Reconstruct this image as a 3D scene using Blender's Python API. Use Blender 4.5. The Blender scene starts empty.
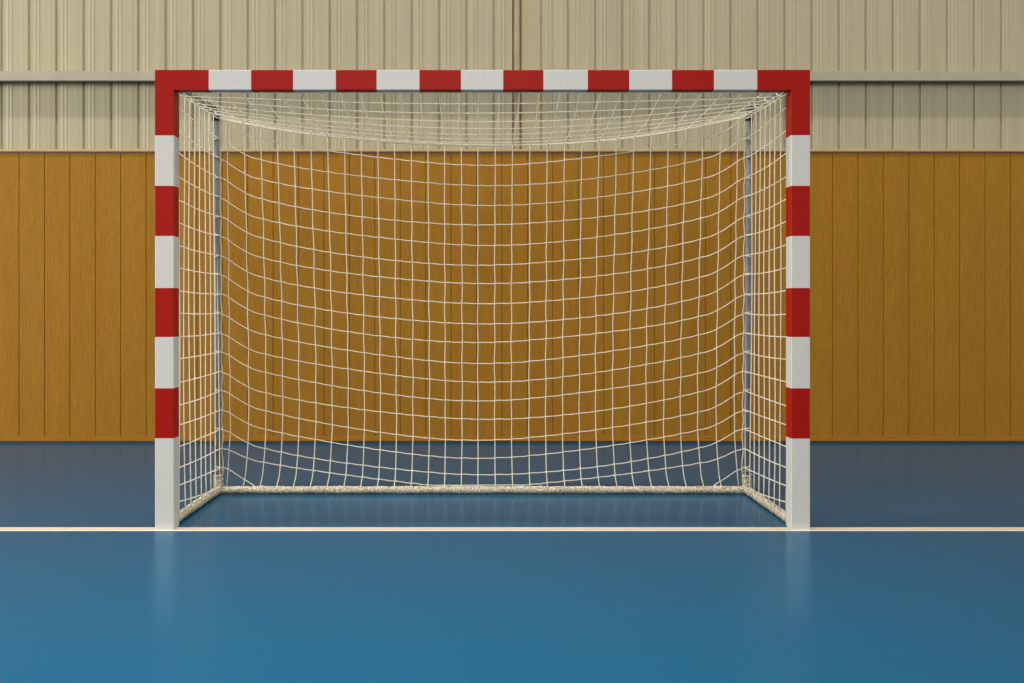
import bpy, bmesh, math, random
from mathutils import Vector, Matrix
random.seed(7)
C = bpy.context.scene.collection
PI = math.pi

# ------------------------------------------------------------------ helpers
def mesh_obj(name, bm, mats, parent=None, smooth=False, loc=None):
    me = bpy.data.meshes.new(name)
    bmesh.ops.recalc_face_normals(bm, faces=bm.faces)
    bm.to_mesh(me); bm.free()
    for m in (mats if isinstance(mats, (list, tuple)) else [mats]):
        me.materials.append(m)
    if smooth:
        for p in me.polygons: p.use_smooth = True
    o = bpy.data.objects.new(name, me)
    C.objects.link(o)
    if parent: o.parent = parent
    if loc: o.location = loc
    return o

def struct(o, label=None):
    o['kind'] = 'structure'
    if label: o['label'] = label
    return o

def add_box(bm, lo, hi, mi=0, bevel=0.0):
    vs = [bm.verts.new((x, y, z)) for z in (lo[2], hi[2]) for y in (lo[1], hi[1]) for x in (lo[0], hi[0])]
    fs = []
    for q in ((0,2,3,1), (4,5,7,6), (0,1,5,4), (2,6,7,3), (0,4,6,2), (1,3,7,5)):
        f = bm.faces.new([vs[i] for i in q]); f.material_index = mi; fs.append(f)
    if bevel:
        es = list({e for f in fs for e in f.edges})
        bmesh.ops.bevel(bm, geom=es, offset=bevel, segments=2, profile=0.6, affect='EDGES', material=-1)
    return vs

def add_tube(bm, pts, r, sides=6, cap=True, mi=0, rfun=None):
    pts = [Vector(p) for p in pts]
    n = len(pts)
    rings = []
    prev_n = None
    for i, p in enumerate(pts):
        t = (pts[min(i+1, n-1)] - pts[max(i-1, 0)])
        if t.length < 1e-9: t = Vector((0, 0, 1))
        t.normalize()
        if prev_n is None:
            up = Vector((0, 0, 1)) if abs(t.z) < 0.9 else Vector((1, 0, 0))
            nn = (up - t*up.dot(t)).normalized()
        else:
            nn = prev_n - t*prev_n.dot(t)
            nn = nn.normalized() if nn.length > 1e-6 else t.orthogonal().normalized()
        prev_n = nn
        b = t.cross(nn)
        ring = []
        for k in range(sides):
            a = 2*PI*k/sides
            rr = rfun(i, k, r) if rfun else r
            ring.append(bm.verts.new(p + (nn*math.cos(a) + b*math.sin(a))*rr))
        rings.append(ring)
    for i in range(n-1):
        for k in range(sides):
            f = bm.faces.new((rings[i][k], rings[i][(k+1) % sides], rings[i+1][(k+1) % sides], rings[i+1][k]))
            f.material_index = mi
    if cap:
        bm.faces.new(list(reversed(rings[0]))).material_index = mi
        bm.faces.new(rings[-1]).material_index = mi

def add_knot(bm, p, r):
    v = [bm.verts.new(Vector(p) + Vector(d)*r) for d in ((1,0,0),(-1,0,0),(0,1,0),(0,-1,0),(0,0,1),(0,0,-1))]
    for a, b, c in ((0,2,4),(2,1,4),(1,3,4),(3,0,4),(2,0,5),(1,2,5),(3,1,5),(0,3,5)):
        bm.faces.new((v[a], v[b], v[c]))

# ------------------------------------------------------------------ materials
def new_mat(name):
    m = bpy.data.materials.new(name); m.use_nodes = True
    nt = m.node_tree; nt.nodes.clear()
    out = nt.nodes.new('ShaderNodeOutputMaterial')
    b = nt.nodes.new('ShaderNodeBsdfPrincipled')
    nt.links.new(b.outputs[0], out.inputs[0])
    return m, nt, b

def srgb(r, g, b):
    f = lambda c: (c/255/12.92) if c/255 <= 0.04045 else ((c/255+0.055)/1.055)**2.4
    return (f(r), f(g), f(b), 1)

def noise_mat(name, c1, c2, scale=(1,1,1), nscale=20, detail=4, rough=0.5, spec=0.5, bump=0.0, bscale=None, metallic=0.0, contrast=(0.35, 0.65), bdist=0.002):
    m, nt, b = new_mat(name)
    N, L = nt.nodes.new, nt.links.new
    tc = N('ShaderNodeTexCoord'); mp = N('ShaderNodeMapping')
    mp.inputs['Scale'].default_value = scale
    L(tc.outputs['Object'], mp.inputs[0])
    nz = N('ShaderNodeTexNoise'); nz.inputs['Scale'].default_value = nscale; nz.inputs['Detail'].default_value = detail
    L(mp.outputs[0], nz.inputs['Vector'])
    cr = N('ShaderNodeValToRGB')
    cr.color_ramp.elements[0].position, cr.color_ramp.elements[1].position = contrast
    cr.color_ramp.elements[0].color, cr.color_ramp.elements[1].color = c1, c2
    L(nz.outputs['Fac'], cr.inputs[0]); L(cr.outputs[0], b.inputs['Base Color'])
    b.inputs['Roughness'].default_value = rough
    b.inputs['Specular IOR Level'].default_value = spec
    b.inputs['Metallic'].default_value = metallic
    if bump:
        bp = N('ShaderNodeBump'); bp.inputs['Strength'].default_value = bump; bp.inputs['Distance'].default_value = bdist
        n2 = nz
        if bscale:
            n2 = N('ShaderNodeTexNoise'); n2.inputs['Scale'].default_value = bscale; n2.inputs['Detail'].default_value = 3
            L(mp.outputs[0], n2.inputs['Vector'])
        L(n2.outputs['Fac'], bp.inputs['Height']); L(bp.outputs[0], b.inputs['Normal'])
    return m

RED   = noise_mat('red_paint', (0.285, 0.0042, 0.0018, 1), (0.325, 0.0052, 0.0022, 1), nscale=60, rough=0.45, spec=0.1)
WHITE = noise_mat('white_paint', (0.4951, 0.4901, 0.4689, 1), (0.5279, 0.5233, 0.4995, 1), nscale=60, rough=0.42, spec=0.25)
STEEL = noise_mat('galvanised_steel', (0.13, 0.14, 0.145, 1), (0.2, 0.205, 0.2, 1), scale=(1,1,0.35), nscale=30, rough=0.5, spec=0.4)
DARKCAP = noise_mat('dark_elbow_plastic', (0.010, 0.014, 0.022, 1), (0.022, 0.028, 0.04, 1), nscale=40, rough=0.4)
CORD  = noise_mat('white_net_cord', (0.90, 0.85, 0.73, 1), (0.95, 0.91, 0.80, 1), nscale=40, rough=0.8, spec=0.2)
# thin twisted twine lets light through
_nt = CORD.node_tree
_tr = _nt.nodes.new('ShaderNodeBsdfTranslucent'); _tr.inputs[0].default_value = (0.95, 0.90, 0.79, 1)
_mx = _nt.nodes.new('ShaderNodeMixShader'); _mx.inputs[0].default_value = 0.5
_pb = next(n for n in _nt.nodes if n.type == 'BSDF_PRINCIPLED'); _ou = next(n for n in _nt.nodes if n.type == 'OUTPUT_MATERIAL')
_nt.links.new(_pb.outputs[0], _mx.inputs[1]); _nt.links.new(_tr.outputs[0], _mx.inputs[2]); _nt.links.new(_mx.outputs[0], _ou.inputs[0])
FUZZ  = noise_mat('frayed_net_wrapping', (0.10, 0.092, 0.07, 1), (0.66, 0.61, 0.49, 1), nscale=100, detail=6, rough=0.95, spec=0.1, bump=0.7, bdist=0.006, contrast=(0.30, 0.66))
GASKET = noise_mat('dark_rubber_strip', (0.010, 0.013, 0.016, 1), (0.016, 0.02, 0.024, 1), nscale=20, rough=0.7)
TANM = noise_mat('rust_tinted_steel', (0.24, 0.19, 0.115, 1), (0.32, 0.265, 0.175, 1), scale=(1, 1, 0.3), nscale=14, rough=0.6, spec=0.2)
RAILM = noise_mat('painted_beige_steel', (0.2816, 0.257, 0.1901, 1), (0.3027, 0.2746, 0.2077, 1), nscale=6, rough=0.55, spec=0.3)

# wood panelling: fine vertical grain, each board its own tone
PITCHW = 25.42/127.9
def wood(name, boards=True):
    m, nt, b = new_mat(name)
    N, L = nt.nodes.new, nt.links.new
    tc = N('ShaderNodeTexCoord')
    mp = N('ShaderNodeMapping'); mp.inputs['Scale'].default_value = (1, 1, 0.045) if boards else (0.045, 1, 1)
    L(tc.outputs['Object'], mp.inputs[0])
    nz = N('ShaderNodeTexNoise'); nz.inputs['Scale'].default_value = 110; nz.inputs['Detail'].default_value = 5
    L(mp.outputs[0], nz.inputs['Vector'])
    cr = N('ShaderNodeValToRGB')
    cr.color_ramp.elements[0].position = 0.32; cr.color_ramp.elements[1].position = 0.68
    cr.color_ramp.elements[0].color = (0.2354, 0.1056, 0.007656, 1)
    cr.color_ramp.elements[1].color = (0.2752, 0.1307, 0.01188, 1)
    L(nz.outputs['Fac'], cr.inputs[0])
    col = cr.outputs[0]
    # short dark pores
    mp2 = N('ShaderNodeMapping'); mp2.inputs['Scale'].default_value = (1, 1, 0.16) if boards else (0.16, 1, 1)
    L(tc.outputs['Object'], mp2.inputs[0])
    n2 = N('ShaderNodeTexNoise'); n2.inputs['Scale'].default_value = 190; n2.inputs['Detail'].default_value = 2
    L(mp2.outputs[0], n2.inputs['Vector'])
    mr = N('ShaderNodeMapRange'); mr.inputs['From Min'].default_value = 0.28; mr.inputs['From Max'].default_value = 0.5
    mr.inputs['To Min'].default_value = 0.80; mr.inputs['To Max'].default_value = 1.0
    L(n2.outputs['Fac'], mr.inputs['Value'])
    # long board-scale tone
    mp3 = N('ShaderNodeMapping'); mp3.inputs['Scale'].default_value = (1, 1, 0.06) if boards else (0.06, 1, 1)
    L(tc.outputs['Object'], mp3.inputs[0])
    n3 = N('ShaderNodeTexNoise'); n3.inputs['Scale'].default_value = 7; n3.inputs['Detail'].default_value = 2
    L(mp3.outputs[0], n3.inputs['Vector'])
    mr3 = N('ShaderNodeMapRange'); mr3.inputs['From Min'].default_value = 0.3; mr3.inputs['From Max'].default_value = 0.7
    mr3.inputs['To Min'].default_value = 0.96; mr3.inputs['To Max'].default_value = 1.04
    L(n3.outputs['Fac'], mr3.inputs['Value'])
    mul = N('ShaderNodeMath'); mul.operation = 'MULTIPLY'
    L(mr.outputs[0], mul.inputs[0]); L(mr3.outputs[0], mul.inputs[1])
    vm = N('ShaderNodeVectorMath'); vm.operation = 'SCALE'
    L(col, vm.inputs[0]); L(mul.outputs[0], vm.inputs['Scale'])
    L(vm.outputs[0], b.inputs['Base Color'])
    b.inputs['Roughness'].default_value = 0.65
    b.inputs['Specular IOR Level'].default_value = 0.12
    return m
WOOD = wood('oak_panelling'); WOODH = wood('oak_trim', False)
CAPSHADOW = noise_mat('cap_shadow_bead', (0.10, 0.055, 0.018, 1), (0.13, 0.07, 0.024, 1), scale=(0.05, 1, 1), nscale=60, rough=0.7)  # shadow line below the cap, put into the bead's dark brown
CAPW = noise_mat('pale_cap_wood', (0.336, 0.232, 0.104, 1), (0.4, 0.288, 0.144, 1), scale=(0.05, 1, 1), nscale=60, rough=0.55, spec=0.3)

# cladding: beige painted sheet, faint vertical streaks, a rusty tint beside the steel post
PX = 8.15/1037.0                       # metres per photo pixel on the cladding
POSTX = (516.9-482.5)*PX
def cladding_mat():
    m, nt, b = new_mat('beige_sheet_cladding')
    N, L = nt.nodes.new, nt.links.new
    tc = N('ShaderNodeTexCoord')
    mp = N('ShaderNodeMapping'); mp.inputs['Scale'].default_value = (1, 1, 0.03)
    L(tc.outputs['Object'], mp.inputs[0])
    nz = N('ShaderNodeTexNoise'); nz.inputs['Scale'].default_value = 22; nz.inputs['Detail'].default_value = 4
    L(mp.outputs[0], nz.inputs['Vector'])
    cr = N('ShaderNodeValToRGB')
    cr.color_ramp.elements[0].position = 0.3; cr.color_ramp.elements[1].position = 0.7
    cr.color_ramp.elements[0].color = (0.2842, 0.2519, 0.1627, 1)
    cr.color_ramp.elements[1].color = (0.323, 0.2894, 0.193, 1)
    L(nz.outputs['Fac'], cr.inputs[0])
    # rust tint right of the post
    sx = N('ShaderNodeSeparateXYZ'); L(tc.outputs['Object'], sx.inputs[0])
    w = N('ShaderNodeMapRange'); w.inputs['From Min'].default_value = POSTX + 0.17; w.inputs['From Max'].default_value = POSTX + 0.03
    L(sx.outputs['X'], w.inputs['Value'])
    g = N('ShaderNodeMath'); g.operation = 'GREATER_THAN'; g.inputs[1].default_value = POSTX - 0.03
    L(sx.outputs['X'], g.inputs[0])
    n2 = N('ShaderNodeTexNoise'); n2.inputs['Scale'].default_value = 9; n2.inputs['Detail'].default_value = 4
    mp2 = N('ShaderNodeMapping'); mp2.inputs['Scale'].default_value = (1, 1, 0.25)
    L(tc.outputs['Object'], mp2.inputs[0]); L(mp2.outputs[0], n2.inputs['Vector'])
    m1 = N('ShaderNodeMath'); m1.operation = 'MULTIPLY'; L(w.outputs[0], m1.inputs[0]); L(g.outputs[0], m1.inputs[1])
    m2 = N('ShaderNodeMath'); m2.operation = 'MULTIPLY'; m2.use_clamp = True; L(m1.outputs[0], m2.inputs[0]); L(n2.outputs['Fac'], m2.inputs[1])
    mx = N('ShaderNodeMix'); mx.data_type = 'RGBA'
    L(m2.outputs[0], mx.inputs['Factor']); L(cr.outputs[0], mx.inputs['A']); mx.inputs['B'].default_value = (0.288, 0.208, 0.112, 1)
    L(mx.outputs['Result'], b.inputs['Base Color'])
    b.inputs['Roughness'].default_value = 0.5
    b.inputs['Specular IOR Level'].default_value = 0.3
    return m
CLAD = cladding_mat()

def floor_mat():
    m, nt, b = new_mat('blue_sports_floor')
    N, L = nt.nodes.new, nt.links.new
    tc = N('ShaderNodeTexCoord')
    nz = N('ShaderNodeTexNoise'); nz.inputs['Scale'].default_value = 130; nz.inputs['Detail'].default_value = 3
    L(tc.outputs['Object'], nz.inputs['Vector'])
    cr = N('ShaderNodeValToRGB')
    cr.color_ramp.elements[0].position = 0.3; cr.color_ramp.elements[1].position = 0.7
    cr.color_ramp.elements[0].color = (0.0018, 0.0595, 0.1300, 1)
    cr.color_ramp.elements[1].color = (0.0024, 0.0690, 0.1460, 1)
    L(nz.outputs['Fac'], cr.inputs[0]); L(cr.outputs[0], b.inputs['Base Color'])
    n2 = N('ShaderNodeTexNoise'); n2.inputs['Scale'].default_value = 0.9; n2.inputs['Detail'].default_value = 3
    L(tc.outputs['Object'], n2.inputs['Vector'])
    mr = N('ShaderNodeMapRange'); mr.inputs['To Min'].default_value = 0.19; mr.inputs['To Max'].default_value = 0.24
    L(n2.outputs['Fac'], mr.inputs['Value']); L(mr.outputs[0], b.inputs['Roughness'])
    b.inputs['IOR'].default_value = 1.15
    b.inputs['Specular IOR Level'].default_value = 0.5
    return m
FLOOR = floor_mat()

def line_mat():
    m, nt, b = new_mat('white_line_paint')
    N, L = nt.nodes.new, nt.links.new
    tc = N('ShaderNodeTexCoord'); sx = N('ShaderNodeSeparateXYZ'); L(tc.outputs['Object'], sx.inputs[0])
    nz = N('ShaderNodeTexNoise'); nz.inputs['Scale'].default_value = 8; nz.inputs['Detail'].default_value = 4
    L(tc.outputs['Object'], nz.inputs['Vector'])
    ab = N('ShaderNodeMath'); ab.operation = 'ABSOLUTE'; L(sx.outputs['Y'], ab.inputs[0])
    mr = N('ShaderNodeMapRange'); mr.inputs['From Min'].default_value = 0.012; mr.inputs['From Max'].default_value = 0.015
    mr.inputs['To Min'].default_value = 1; mr.inputs['To Max'].default_value = 0
    L(ab.outputs[0], mr.inputs['Value'])
    mu = N('ShaderNodeMath'); mu.operation = 'MULTIPLY'; L(mr.outputs[0], mu.inputs[0]); mu.inputs[1].default_value = 0.9
    mx = N('ShaderNodeMix'); mx.data_type = 'RGBA'
    mx.inputs['A'].default_value = (0.60, 0.565, 0.475, 1); mx.inputs['B'].default_value = (0.33, 0.25, 0.15, 1)
    L(mu.outputs[0], mx.inputs['Factor']); L(mx.outputs['Result'], b.inputs['Base Color'])
    b.inputs['Roughness'].default_value = 0.5; b.inputs['Specular IOR Level'].default_value = 0.2
    return m
LINE = line_mat()

# ------------------------------------------------------------------ the setting
WALLY, CLADY = 3.107, 3.150
HX = 9.0                                     # half width of the hall piece that is built
bm = bmesh.new(); add_box(bm, (-HX, -9.0, -0.1), (HX, 3.4, 0.0))
struct(mesh_obj('floor', bm, FLOOR), 'glossy blue sports hall floor')

# wood boards with open V-grooves between them
bm = bmesh.new()
x0 = (19.0-482.5)/127.9
WOODTOP = 2.276
ks = [k for k in range(-80, 120) if -HX <= x0 + k*PITCHW and x0 + (k+1)*PITCHW <= HX]
gap, dep = 0.0035, 0.006
for k in ks:
    a, b_ = x0 + k*PITCHW, x0 + (k+1)*PITCHW
    prof = [(a+gap*0.5, WALLY+dep), (a+gap, WALLY), (b_-gap, WALLY), (b_-gap*0.5, WALLY+dep), (b_+gap*0.5, WALLY+dep)]
    v0 = [bm.verts.new((x, y, 0.052)) for x, y in prof]; v1 = [bm.verts.new((x, y, WOODTOP)) for x, y in prof]
    for i in range(4): bm.faces.new((v0[i], v0[i+1], v1[i+1], v1[i]))
bx0, bx1 = x0 + ks[0]*PITCHW, x0 + (ks[-1]+1)*PITCHW
add_box(bm, (bx0, WALLY+dep+0.0005, 0.0), (bx1, 3.25, WOODTOP))
struct(mesh_obj('wall_back', bm, WOOD), 'golden brown oak panelling of vertical boards on lower back wall')

# cap strip on the panelling
bm = bmesh.new()
add_box(bm, (bx0, WALLY-0.018, WOODTOP), (bx1, 3.24, WOODTOP+0.020), bevel=0.003)
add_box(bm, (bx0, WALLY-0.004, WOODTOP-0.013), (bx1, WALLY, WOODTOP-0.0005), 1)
struct(mesh_obj('trim_1', bm, [CAPW, CAPSHADOW]), 'thin pale wooden cap strip along top of the panelling')
# skirting
bm = bmesh.new()
add_box(bm, (bx0, WALLY-0.008, 0.017), (bx1, WALLY+0.01, 0.052), bevel=0.003)
add_box(bm, (bx0, WALLY-0.013, 0.017), (bx1, WALLY-0.0085, 0.032), bevel=0.002)
struct(mesh_obj('baseboard_back', bm, WOODH), 'low wooden skirting under the panelling')
bm = bmesh.new(); add_box(bm, (bx0, WALLY-0.018, 0.0), (bx1, WALLY+0.01, 0.017))
struct(mesh_obj('trim_2', bm, GASKET), 'dark seal strip between skirting and floor')

# profiled metal cladding
bm = bmesh.new()
CZ0, CZ1 = WOODTOP+0.02, 6.5
PROF = [(-0.015, 0.0), (-0.006, -0.011), (0.005, -0.011), (0.013, 0.0), (0.034, 0.0), (0.044, 0.0027), (0.052, 0.0027),
        (0.058, 0.0008), (0.064, 0.0008), (0.070, 0.0027), (0.078, 0.0027), (0.088, 0.0), (0.145, 0.0), (0.153, 0.001), (0.163, 0.001), (0.171, 0.0)]
pts = []
left = [(2.1 + 27.35*k - 482.5)*PX for k in range(-60, 19)]
right = [(541.7 + 27.05*k - 482.5)*PX for k in range(0, 60)]
for gx in left + right:
    if not (-HX < gx < HX): continue
    for dx, dz in PROF:
        x = gx + dx
        pts.append((x, CLADY - dz))
# the sheet joint at the steel post: drop what lies inside the joint and recess it
jl, jr = POSTX-0.034, POSTX+0.034
pts = [p for p in pts if not (jl-0.01 < p[0] < jr+0.01)]
pts += [(jl-0.004, CLADY), (jl, CLADY+0.04), (jr, CLADY+0.04), (jr+0.004, CLADY)]
pts.sort(key=lambda p: p[0])
v0 = [bm.verts.new((x, y, CZ0)) for x, y in pts]; v1 = [bm.verts.new((x, y, CZ1)) for x, y in pts]
for i in range(len(pts)-1): bm.faces.new((v0[i], v0[i+1], v1[i+1], v1[i]))
bk = CLADY+0.07
q0 = [bm.verts.new((pts[0][0], bk, CZ0)), bm.verts.new((pts[-1][0], bk, CZ0))]
q1 = [bm.verts.new((pts[0][0], bk, CZ1)), bm.verts.new((pts[-1][0], bk, CZ1))]
bm.faces.new((q0[0], q0[1], q1[1], q1[0]))
bm.faces.new(v1 + [q1[1], q1[0]]); bm.faces.new(v0 + [q0[1], q0[0]])
bm.faces.new((v0[0], v1[0], q1[0], q0[0])); bm.faces.new((v0[-1], v1[-1], q1[1], q0[1]))
struct(mesh_obj('wall_upper', bm, CLAD), 'beige ribbed metal cladding above the wood panelling')

# slim steel post in the joint
bm = bmesh.new()
add_box(bm, (POSTX-0.021, CLADY-0.004, CZ0), (POSTX+0.021, CLADY+0.038, CZ1), bevel=0.004)
struct(mesh_obj('trim_3', bm, TANM), 'slim vertical beige steel post at the cladding joint')

# horizontal steel rail (Z section with a small lip)
RZ0, RZ1, RY = 2.817, 2.891, 3.030
bm = bmesh.new()
add_box(bm, (bx0, RY, RZ0), (bx1, RY+0.012, RZ1), bevel=0.003)
add_box(bm, (bx0, RY+0.012, RZ1-0.012), (bx1, CLADY-0.0045, RZ1))
add_box(bm, (bx0, RY+0.012, RZ0), (bx1, RY+0.05, RZ0+0.010))
struct(mesh_obj('trim_4', bm, RAILM), 'horizontal beige steel rail across the ribbed cladding')

# ------------------------------------------------------------------ goal line
bm = bmesh.new(); add_box(bm, (-HX, -0.0375, 0.0), (HX, 0.0375, 0.0012))
gl = mesh_obj('goal_line', bm, LINE, loc=(0, 0.0155, 0))
gl['label'] = 'narrow cream white goal line running straight across the blue floor'
gl['category'] = 'line'

# ------------------------------------------------------------------ the goal
goal = bpy.data.objects.new('handball_goal', None); C.objects.link(goal)
goal['label'] = 'red and white striped handball goal with white net standing on goal line'
goal['category'] = 'goal'

S = 207.4; CAMZ = 1.0945
zpx = lambda y: CAMZ + (303-y)/S
xpx = lambda x: (x-482.5)/S
XO, XI = 1.580, 1.489            # outer and inner faces of the posts
ZT, ZB = zpx(69.8), zpx(90.0)    # top and underside of the crossbar
PD = 0.092                       # post depth

def post(s, ys):
    """mitred striped post, s = -1 / 1; ys = stripe borders from the top in photo rows"""
    bm = bmesh.new()
    zs = [zpx(y) for y in ys]
    # red corner piece with a 45-degree mitre
    def corner(off):
        xo, xi = s*XO, s*XI
        a = [(xo, ZT), (xi, ZB), (xi, zs[0]), (xo, zs[0])]
        f = [bm.verts.new((x, 0, z)) for x, z in a]; b = [bm.verts.new((x, PD, z)) for x, z in a]
        fs = [bm.faces.new(f), bm.faces.new(list(reversed(b)))]
        for i in range(4): fs.append(bm.faces.new((f[i], f[(i+1) % 4], b[(i+1) % 4], b[i])))
        bmesh.ops.bevel(bm, geom=list({e for q in fs for e in q.edges}), offset=0.0016, segments=2, profile=0.6, affect='EDGES')
    corner(0)
    lo, hi = sorted((s*XO, s*XI))
    zz = zs + [0.0016]
    b2 = bmesh.new()
    for i in range(len(zz)-1):
        mi = 1 if i % 2 == 0 else 0
        t = bmesh.new()
        add_box(t, (lo, 0, zz[i+1]), (hi, PD, zz[i]), mi)
        # round only the long edges
        es = [e for e in t.edges if abs((e.verts[0].co - e.verts[1].co).normalized().z) > 0.9]
        bmesh.ops.bevel(t, geom=es, offset=0.004, segments=3, profile=0.5, affect='EDGES')
        for f in t.faces: f.material_index = mi
        me = bpy.data.meshes.new('tmp'); t.to_mesh(me); t.free(); b2.from_mesh(me); bpy.data.meshes.remove(me)
    me = bpy.data.meshes.new('tmp'); b2.to_mesh(me); b2.free(); bm.from_mesh(me); bpy.data.meshes.remove(me)
    return mesh_obj('post', bm, [RED, WHITE], goal)
post(-1, [135.4, 185.8, 236, 288, 337, 388.3, 438.3])
post(1, [135.2, 185.8, 236, 288, 337, 388.3, 438.6])

CD = 0.062                       # crossbar depth
def crossbar():
    xs = [208.7, 251.1, 293.1, 335.8, 376.6, 419.4, 461, 503.2, 543.4, 587.8, 629.3, 672, 714, 757.2]
    xs = [xpx(x) for x in xs]
    bm = bmesh.new()
    for s, x in ((-1, xs[0]), (1, xs[-1])):
        a = [(s*XO, ZT), (x, ZT), (x, ZB), (s*XI, ZB)]
        f = [bm.verts.new((px, 0, z)) for px, z in a]; b = [bm.verts.new((px, CD, z)) for px, z in a]
        fs = [bm.faces.new(f), bm.faces.new(list(reversed(b)))]
        for i in range(4): fs.append(bm.faces.new((f[i], f[(i+1) % 4], b[(i+1) % 4], b[i])))
        bmesh.ops.bevel(bm, geom=list({e for q in fs for e in q.edges}), offset=0.0016, segments=2, profile=0.6, affect='EDGES')
    for i in range(len(xs)-1):
        mi = 1 if i % 2 == 0 else 0
        t = bmesh.new()
        add_box(t, (xs[i], 0, ZB), (xs[i+1], CD, ZT), mi)
        es = [e for e in t.edges if abs((e.verts[0].co - e.verts[1].co).normalized().x) > 0.9]
        bmesh.ops.bevel(t, geom=es, offset=0.004, segments=3, profile=0.5, affect='EDGES')
        for f in t.faces: f.material_index = mi
        me = bpy.data.meshes.new('tmp'); t.to_mesh(me); t.free(); bm.from_mesh(me); bpy.data.meshes.remove(me)
    mesh_obj('crossbar', bm, [RED, WHITE], goal)
crossbar()

# rear frame
def rear_pt(s, t):               # t = 0 at the top, 1 at the floor
    return Vector((s*1.515, 0.885 + 0.065*t, 2.185*(1-t)))
TR = 0.0185
def zt(z): return max(0.0, min(1.0, 1 - z/2.185))
for s in (-1, 1):
    bm = bmesh.new()
    add_tube(bm, [rear_pt(s, t) for t in (0.022, 0.3, 0.6, 0.975)], TR, 20)
    up = mesh_obj('rear_upright', bm, STEEL, goal, smooth=True)
    # dark elbow joining upright and top stay
    top = rear_pt(s, 0.0)
    bm = bmesh.new()
    arc = [rear_pt(s, 0.026), rear_pt(s, 0.016)]
    d = Vector((s*0.020, -0.790, -0.005)).normalized()
    c0 = rear_pt(s, 0.016); c2 = top + d*0.04
    for k in range(1, 8):
        u = k/8; arc.append(c0*(1-u)**2 + top*2*u*(1-u) + c2*u*u)
    arc += [c2, top + d*0.15]
    add_tube(bm, arc, TR+0.003, 20)
    mesh_obj('elbow', bm, DARKCAP, up, smooth=True)
    # top stay from elbow to post
    bm = bmesh.new()
    add_tube(bm, [top + d*0.08, top + d*0.45, Vector((s*1.535, PD-0.004, 2.168))], TR, 20)
    stay = mesh_obj('top_stay', bm, STEEL, goal, smooth=True)
    # net lashing wound round the stay
    bm = bmesh.new()
    hel = []
    L0, L1 = top + d*0.13, Vector((s*1.535, PD+0.01, 2.168))
    turns, n = 3.5, 200
    ax = (L1-L0).normalized(); n1 = Vector((0, 0, 1)) - ax*ax.z; n1.normalize(); n2 = ax.cross(n1)
    for i in range(n+1):
        u = i/n; a = 2*PI*turns*u + 0.5*math.sin(9*u)
        hel.append(L0.lerp(L1, u) + (n1*math.cos(a) + n2*math.sin(a))*(TR+0.0022))
    add_tube(bm, hel, 0.0030, 5)
    mesh_obj('lashing', bm, CORD, stay, smooth=True)

# padded / net wrapped ground bars
def fuzzy_bar(name, pts, r, seed, sides=14, step=0.010, amp=0.17):
    rnd = random.Random(seed)
    P = [Vector(p) for p in pts]; out = []
    for a, b in zip(P[:-1], P[1:]):
        n = max(2, int((b-a).length/step))
        for i in range(n): out.append(a.lerp(b, i/n))
    out.append(P[-1])
    bm = bmesh.new()
    ph = [rnd.random()*6 for _ in range(6)]
    def rf(i, k, r0):
        return r0*(1 + amp*(rnd.random()-0.5) + 0.05*math.sin(i*0.55+ph[0]) + 0.04*math.sin(i*0.17+k*0.9+ph[1]))
    add_tube(bm, out, r, sides, rfun=rf)
    return bm
BR = 0.0205
BY = 0.948
rear_bar = mesh_obj('rear_ground_bar', fuzzy_bar('b', [(-1.505, BY, BR+0.003), (1.505, BY, BR+0.003)], BR, 3), FUZZ, goal, smooth=True)
side_bars = {}
for s in (-1, 1):
    bm = fuzzy_bar('s', [(s*1.521, PD-0.004, BR+0.003), (s*1.518, 0.5, BR+0.004), (s*1.515, BY+0.005, BR+0.003)], BR+0.002, 11+s)
    side_bars[s] = mesh_obj('side_ground_bar', bm, FUZZ, goal, smooth=True)
    bm = bmesh.new()
    rnd = random.Random(40+s)
    pts = [rear_pt(s, t) for t in [0.985 - 0.0045*i for i in range(9)]]
    add_tube(bm, pts, TR+0.006, 14, rfun=lambda i, k, r: r*(1.12 - 0.014*i + 0.22*(rnd.random()-0.5)))
    # a few turns of cord over the sock
    hel = []
    for i in range(120):
        u = i/119; p = rear_pt(s, 0.975 - 0.04*u); a = 2*PI*3*u
        hel.append(p + Vector((math.cos(a), math.sin(a), 0))*(TR+0.0095-0.002*u))
    add_tube(bm, hel, 0.0032, 5)
    mesh_obj('corner_wrapping', bm, FUZZ, goal, smooth=True)

# ------------------------------------------------------------------ the net
CR = 0.0027
NC = 15
def lerp_tab(tab, x):
    for (a, fa), (b, fb) in zip(tab[:-1], tab[1:]):
        if x <= b:
            t = (x-a)/(b-a) if b > a else 0
            return fa + (fb-fa)*t
    return tab[-1][1]
SAG = [(0, 1.0), (0.13, 0.98), (0.265, 0.92), (0.42, 0.83), (0.573, 0.72), (0.72, 0.585), (0.80, 0.49), (0.86, 0.41), (0.89, 0.355), (0.91, 0.30), (0.95, 0.155), (0.985, 0.02), (1.0, 0.0)]
def sag(u): return lerp_tab(SAG, abs(u))
def smooth_sag(u):
    return sum(sag(max(-1, min(1, u+du))) for du in (-0.008, -0.004, 0, 0.004, 0.008))/5
SAGJ = [0.262 + 0.0028*j for j in range(15)] + [0.292, 0.277, 0.221, 0.285, 0.285]      # sag of each row at mid-width
BASEZ = 0.042
XR = 1.500                       # half width of the net at the back
ROPEZ = lambda u: 2.150 - 0.163*(1-u*u)
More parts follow.
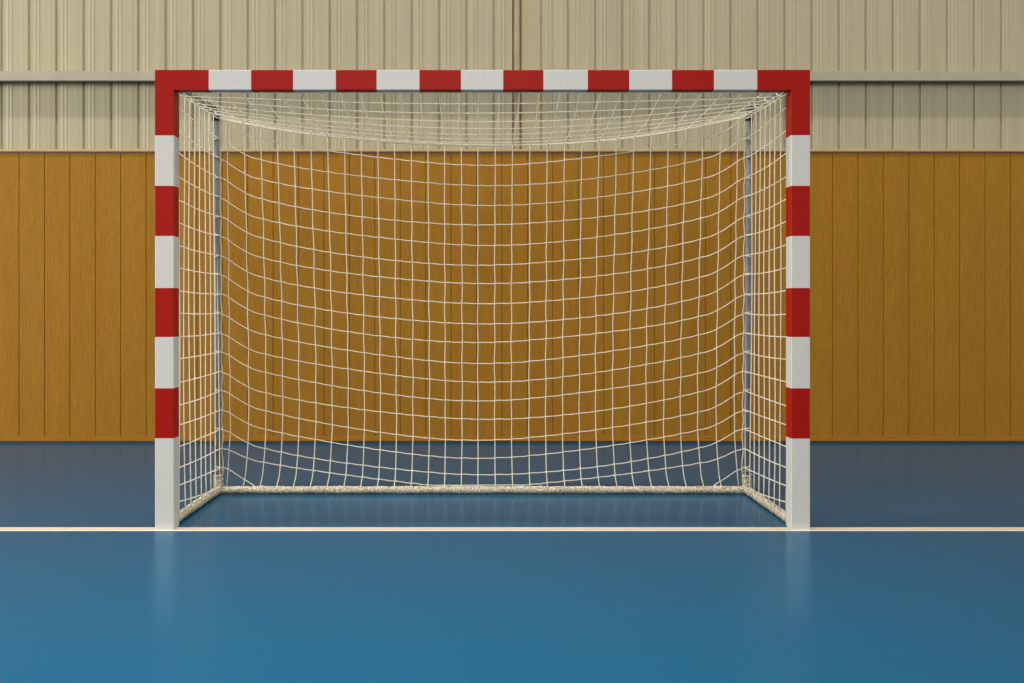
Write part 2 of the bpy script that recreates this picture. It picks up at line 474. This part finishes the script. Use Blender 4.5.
def back_y(x, z):
    """depth of the back net: hung on the uprights, bellying out behind the ground bar"""
    u = min(1.0, abs(x)/XR)
    t0 = zt(z); base = 0.890 + 0.060*t0
    t = max(0.0, min(1.0, (2.10-z)/(2.10-BASEZ)))
    bul = 0.235*(max(0.0, t)**1.15)*(max(0.0, 1-t)**0.38)*1.32
    return base + bul*(1 - u**9) + 0.004*math.sin(7*x+3*z)
rj = random.Random(21)
jit = lambda a: (rj.random()-0.5)*a
colx = [XR*0.9675*(i/NC) - 0.026*(1-abs(i/NC)) for i in range(-NC, NC+1)]
frontx = [1.478*(i/NC) - 0.018*(1-abs(i/NC)) for i in range(-NC, NC+1)]
frontz = [1.042 + (10-j)*0.1135 for j in range(15)] + [0.494, 0.385, 0.285, 0.191, 0.117]
rowz = [2.140 - 0.1105*j for j in range(20)]      # heights on the uprights
knots = []

# --- back panel
bm = bmesh.new()
colj = [jit(0.012) for _ in colx]
for ci, x in enumerate(colx):
    zt0 = ROPEZ(x/XR)
    pts = []
    n = 44
    ph = rj.random()*6
    for k in range(n+1):
        z = zt0 + (BASEZ - zt0)*k/n
        w = math.sin(PI*k/n)
        xx = x + colj[ci]*w*0.6 + 0.0022*w*math.sin(k*0.9+ph)
        # columns spread a little where they are tied to the ground bar and pull in at the sides
        xx += (0.018*(x/XR))*max(0, (k/n-0.85)/0.15)
        pts.append((xx, back_y(xx, z), z))
    add_tube(bm, pts, CR, 5)
for s in (-1, 1):                # outermost cord, laced to the upright
    pts = []
    for k in range(45):
        t = k/44
        p = rear_pt(s, 0.02 + 0.96*t)
        pts.append((p.x - s*(0.024 + 0.004*math.sin(k*1.7)), p.y + 0.004, p.z))
    add_tube(bm, pts, CR*1.1, 5)
for j, zr in enumerate(rowz):
    seg = []; below = None
    ph = rj.random()*6; rowj = jit(0.010)
    N = 190
    def flush():
        if len(seg) > 2: add_tube(bm, seg, CR, 5)
    for k in range(N+1):
        x = -XR*1.008 + 2*XR*1.008*k/N
        u = x/XR
        sg = smooth_sag(u)
        sg *= SAGJ[j]
        cell = 0.0022*math.sin(PI*(x-colx[NC])/0.0967*2)      # slight scallop between knots
        z = zr - sg + rowj*(1-u*u) + 0.004*math.sin(5*u+ph) + cell*0.5
        if z < BASEZ + 0.003 and j == 17: z = BASEZ + 0.003
        if z < BASEZ + 0.002:
            if seg: seg.append((x, BY + 0.010, BASEZ - 0.010))      # tied down to the ground bar
            flush(); seg = []; below = (x, BY + 0.010, BASEZ - 0.010); continue
        if below and not seg: seg.append(below)
        below = None
        yy = back_y(x, z)
        if abs(u) > 0.985: yy = rear_pt(1, zt(z)).y - 0.022*(abs(u)-0.985)/0.023*0 + 0.004
        seg.append((x, yy, z))
    flush()
for j, zr in enumerate(rowz):    # knots where the cords cross
    for ci, x in enumerate(colx):
        z = zr - smooth_sag(x/XR)*SAGJ[j]
        if z > BASEZ+0.02: add_knot(bm, (x, back_y(x, z), z), 0.0038)
mesh_obj('back_net', bm, CORD, goal, smooth=True)

# --- roof panel
bm = bmesh.new()
def roof_z(x, v):
    u = max(-1, min(1, x/XR))
    zc = 2.128 + (1.987-2.128)*(1-(1-v)**2.1)
    ze = 2.128 + (2.150-2.128)*v
    w = u*u
    return zc*(1-w) + ze*w
Y0, Y1 = PD+0.004, 0.890
for ci in range(2*NC+1):
    pts = []
    ph = rj.random()*6
    for k in range(23):
        v = k/22
        x = frontx[ci]*(1-v) + colx[ci]*v + 0.004*math.sin(PI*v)*math.sin(5*v+ph)
        pts.append((x, Y0 + (Y1-Y0)*v, roof_z(x, v)))
    add_tube(bm, pts, CR, 5)
for r in range(1, 8):
    v = r*0.1/ (Y1-Y0)
    pts = []
    ph = rj.random()*6
    for k in range(121):
        x = -1.5 + 3.0*k/120
        pts.append((x, Y0 + (Y1-Y0)*v + 0.004*math.sin(6*x+ph), roof_z(x, v) + 0.002*math.sin(4*x+ph)))
    add_tube(bm, pts, CR, 5)
    for ci in range(2*NC+1):
        x = frontx[ci]*(1-v) + colx[ci]*v
        add_knot(bm, (x, Y0 + (Y1-Y0)*v, roof_z(x, v)), 0.0040)
# front border cord threaded behind the crossbar, doubled rear border rope
add_tube(bm, [(-1.48 + 2.96*k/60, Y0, 2.130) for k in range(61)], CR*1.2, 5)
for dz, dy, ph in ((0, 0, 0), (0.007, -0.004, 1.0)):
    pts = []
    for k in range(141):
        x = -1.5 + 3.0*k/140
        pts.append((x, Y1 + dy, ROPEZ(x/XR) + dz*math.cos(3*x+ph)))
    add_tube(bm, pts, CR*1.35, 6)
mesh_obj('roof_net', bm, CORD, goal, smooth=True)

# --- side panels
for s in (-1, 1):
    bm = bmesh.new()
    ys = [0.122] + [0.232+0.093*k for k in range(8)]
    for k, y in enumerate(ys):
        ph = rj.random()*6
        top = 2.128 + 0.022*(y-PD)/0.79
        lean = jit(0.02)
        pts = []
        for i in range(31):
            q = i/30
            z = top + (BASEZ-top)*q
            b = 0.030*max(0, (q-0.90)/0.10)*(1 if k < 8 else 0)
            pts.append((s*(1.503 + 0.006*math.sin(PI*q)*math.sin(3*q+ph)), min(y + lean*math.sin(PI*q) + 0.060*q*(y-PD) + b*0.3, 0.93), z))
        add_tube(bm, pts, CR*(1.3 if k == 0 else 1.0), 5)
    for j, zr in enumerate(rowz):
        pts = []
        a, b = PD+0.006, rear_pt(s, zt(zr)).y - 0.002
        ph = jit(0.008); sg = 0.002 + 0.006*rj.random()
        for i in range(25):
            q = i/24
            x = 1.500 + 0.005*math.sin(PI*q)
            z = zr*q + frontz[j]*(1-q) + ph*(1-q) - sg*math.sin(PI*q)
            z = min(z, 2.128 + 0.02*q)
            pts.append((s*x, a + (b-a)*q, max(z, BASEZ)))
        add_tube(bm, pts, CR, 5)
        # the loop that carries the row round the upright to the back panel
        if j == 19: continue
        p = rear_pt(s, zt(zr)); lp = []
        for i in range(11):
            g = PI*(-0.15 + 1.3*i/10)
            lp.append((p.x - s*math.sin(g)*(TR+0.0035), p.y - math.cos(g)*(TR+0.0035), zr + 0.018*(i/10-0.5)*(1 if j % 2 else -1)))
        add_tube(bm, lp, CR, 5)
    mesh_obj('side_net', bm, CORD, goal, smooth=True)

# ------------------------------------------------------------------ light
W = bpy.data.worlds.new('hall_light'); bpy.context.scene.world = W; W.use_nodes = True
bg = W.node_tree.nodes['Background']
bg.inputs[0].default_value = (1.0, 0.97, 0.90, 1); bg.inputs[1].default_value = 0.36

def area(name, loc, target, sx, sy, power, col=(1, 0.95, 0.86)):
    l = bpy.data.lights.new(name, 'AREA'); l.shape = 'RECTANGLE'; l.size = sx; l.size_y = sy
    l.energy = power; l.color = col
    o = bpy.data.objects.new(name, l); C.objects.link(o); o.location = loc
    o.rotation_euler = (Vector(target)-Vector(loc)).to_track_quat('-Z', 'Y').to_euler()
    return o
area('ceiling_strip_lamp', (-1.5, -1.0, 11.85), (-1.5, -0.999, 0), 15, 0.6, 1250)
area('left_side_key', (-13.0, -2.5, 3.6), (1.5, 0.5, 0.9), 5, 3, 1620)  # soft side light added for the right post's inner face, no real window
area('right_side_fill', (13.0, -2.5, 3.6), (-1.5, 0.5, 0.9), 5, 3, 480)  # weak fill added for the left post's inner face, no real window
area('wall_fill_light', (-1.5, -20.0, 6.0), (-0.5, 3.0, 1.2), 8, 4, 1500)  # unseen far source added to lift the back wall
lamp = area('floor_fill_light', (-1.5, -2.4, 6.0), (-1.5, -2.399, 0), 6, 1.2, 120)  # extra unseen light added to brighten the foreground floor
lamp.data.spread = math.radians(78)

# ------------------------------------------------------------------ camera
cam = bpy.data.cameras.new('camera'); co = bpy.data.objects.new('camera', cam); C.objects.link(co)
co.location = (0, -5.0, CAMZ); co.rotation_euler = (PI/2, 0, 0)
cam.sensor_width = 36; cam.lens = 36*1037/1024
cam.shift_x = (512-482.5)/1024
cam.shift_y = -(341.5-303)/1024
sc = bpy.context.scene
sc.camera = co
sc.view_settings.view_transform = 'Standard'; sc.view_settings.look = 'None'
sc.view_settings.gamma = 1; sc.view_settings.use_curve_mapping = False
sc.view_settings.exposure = 0
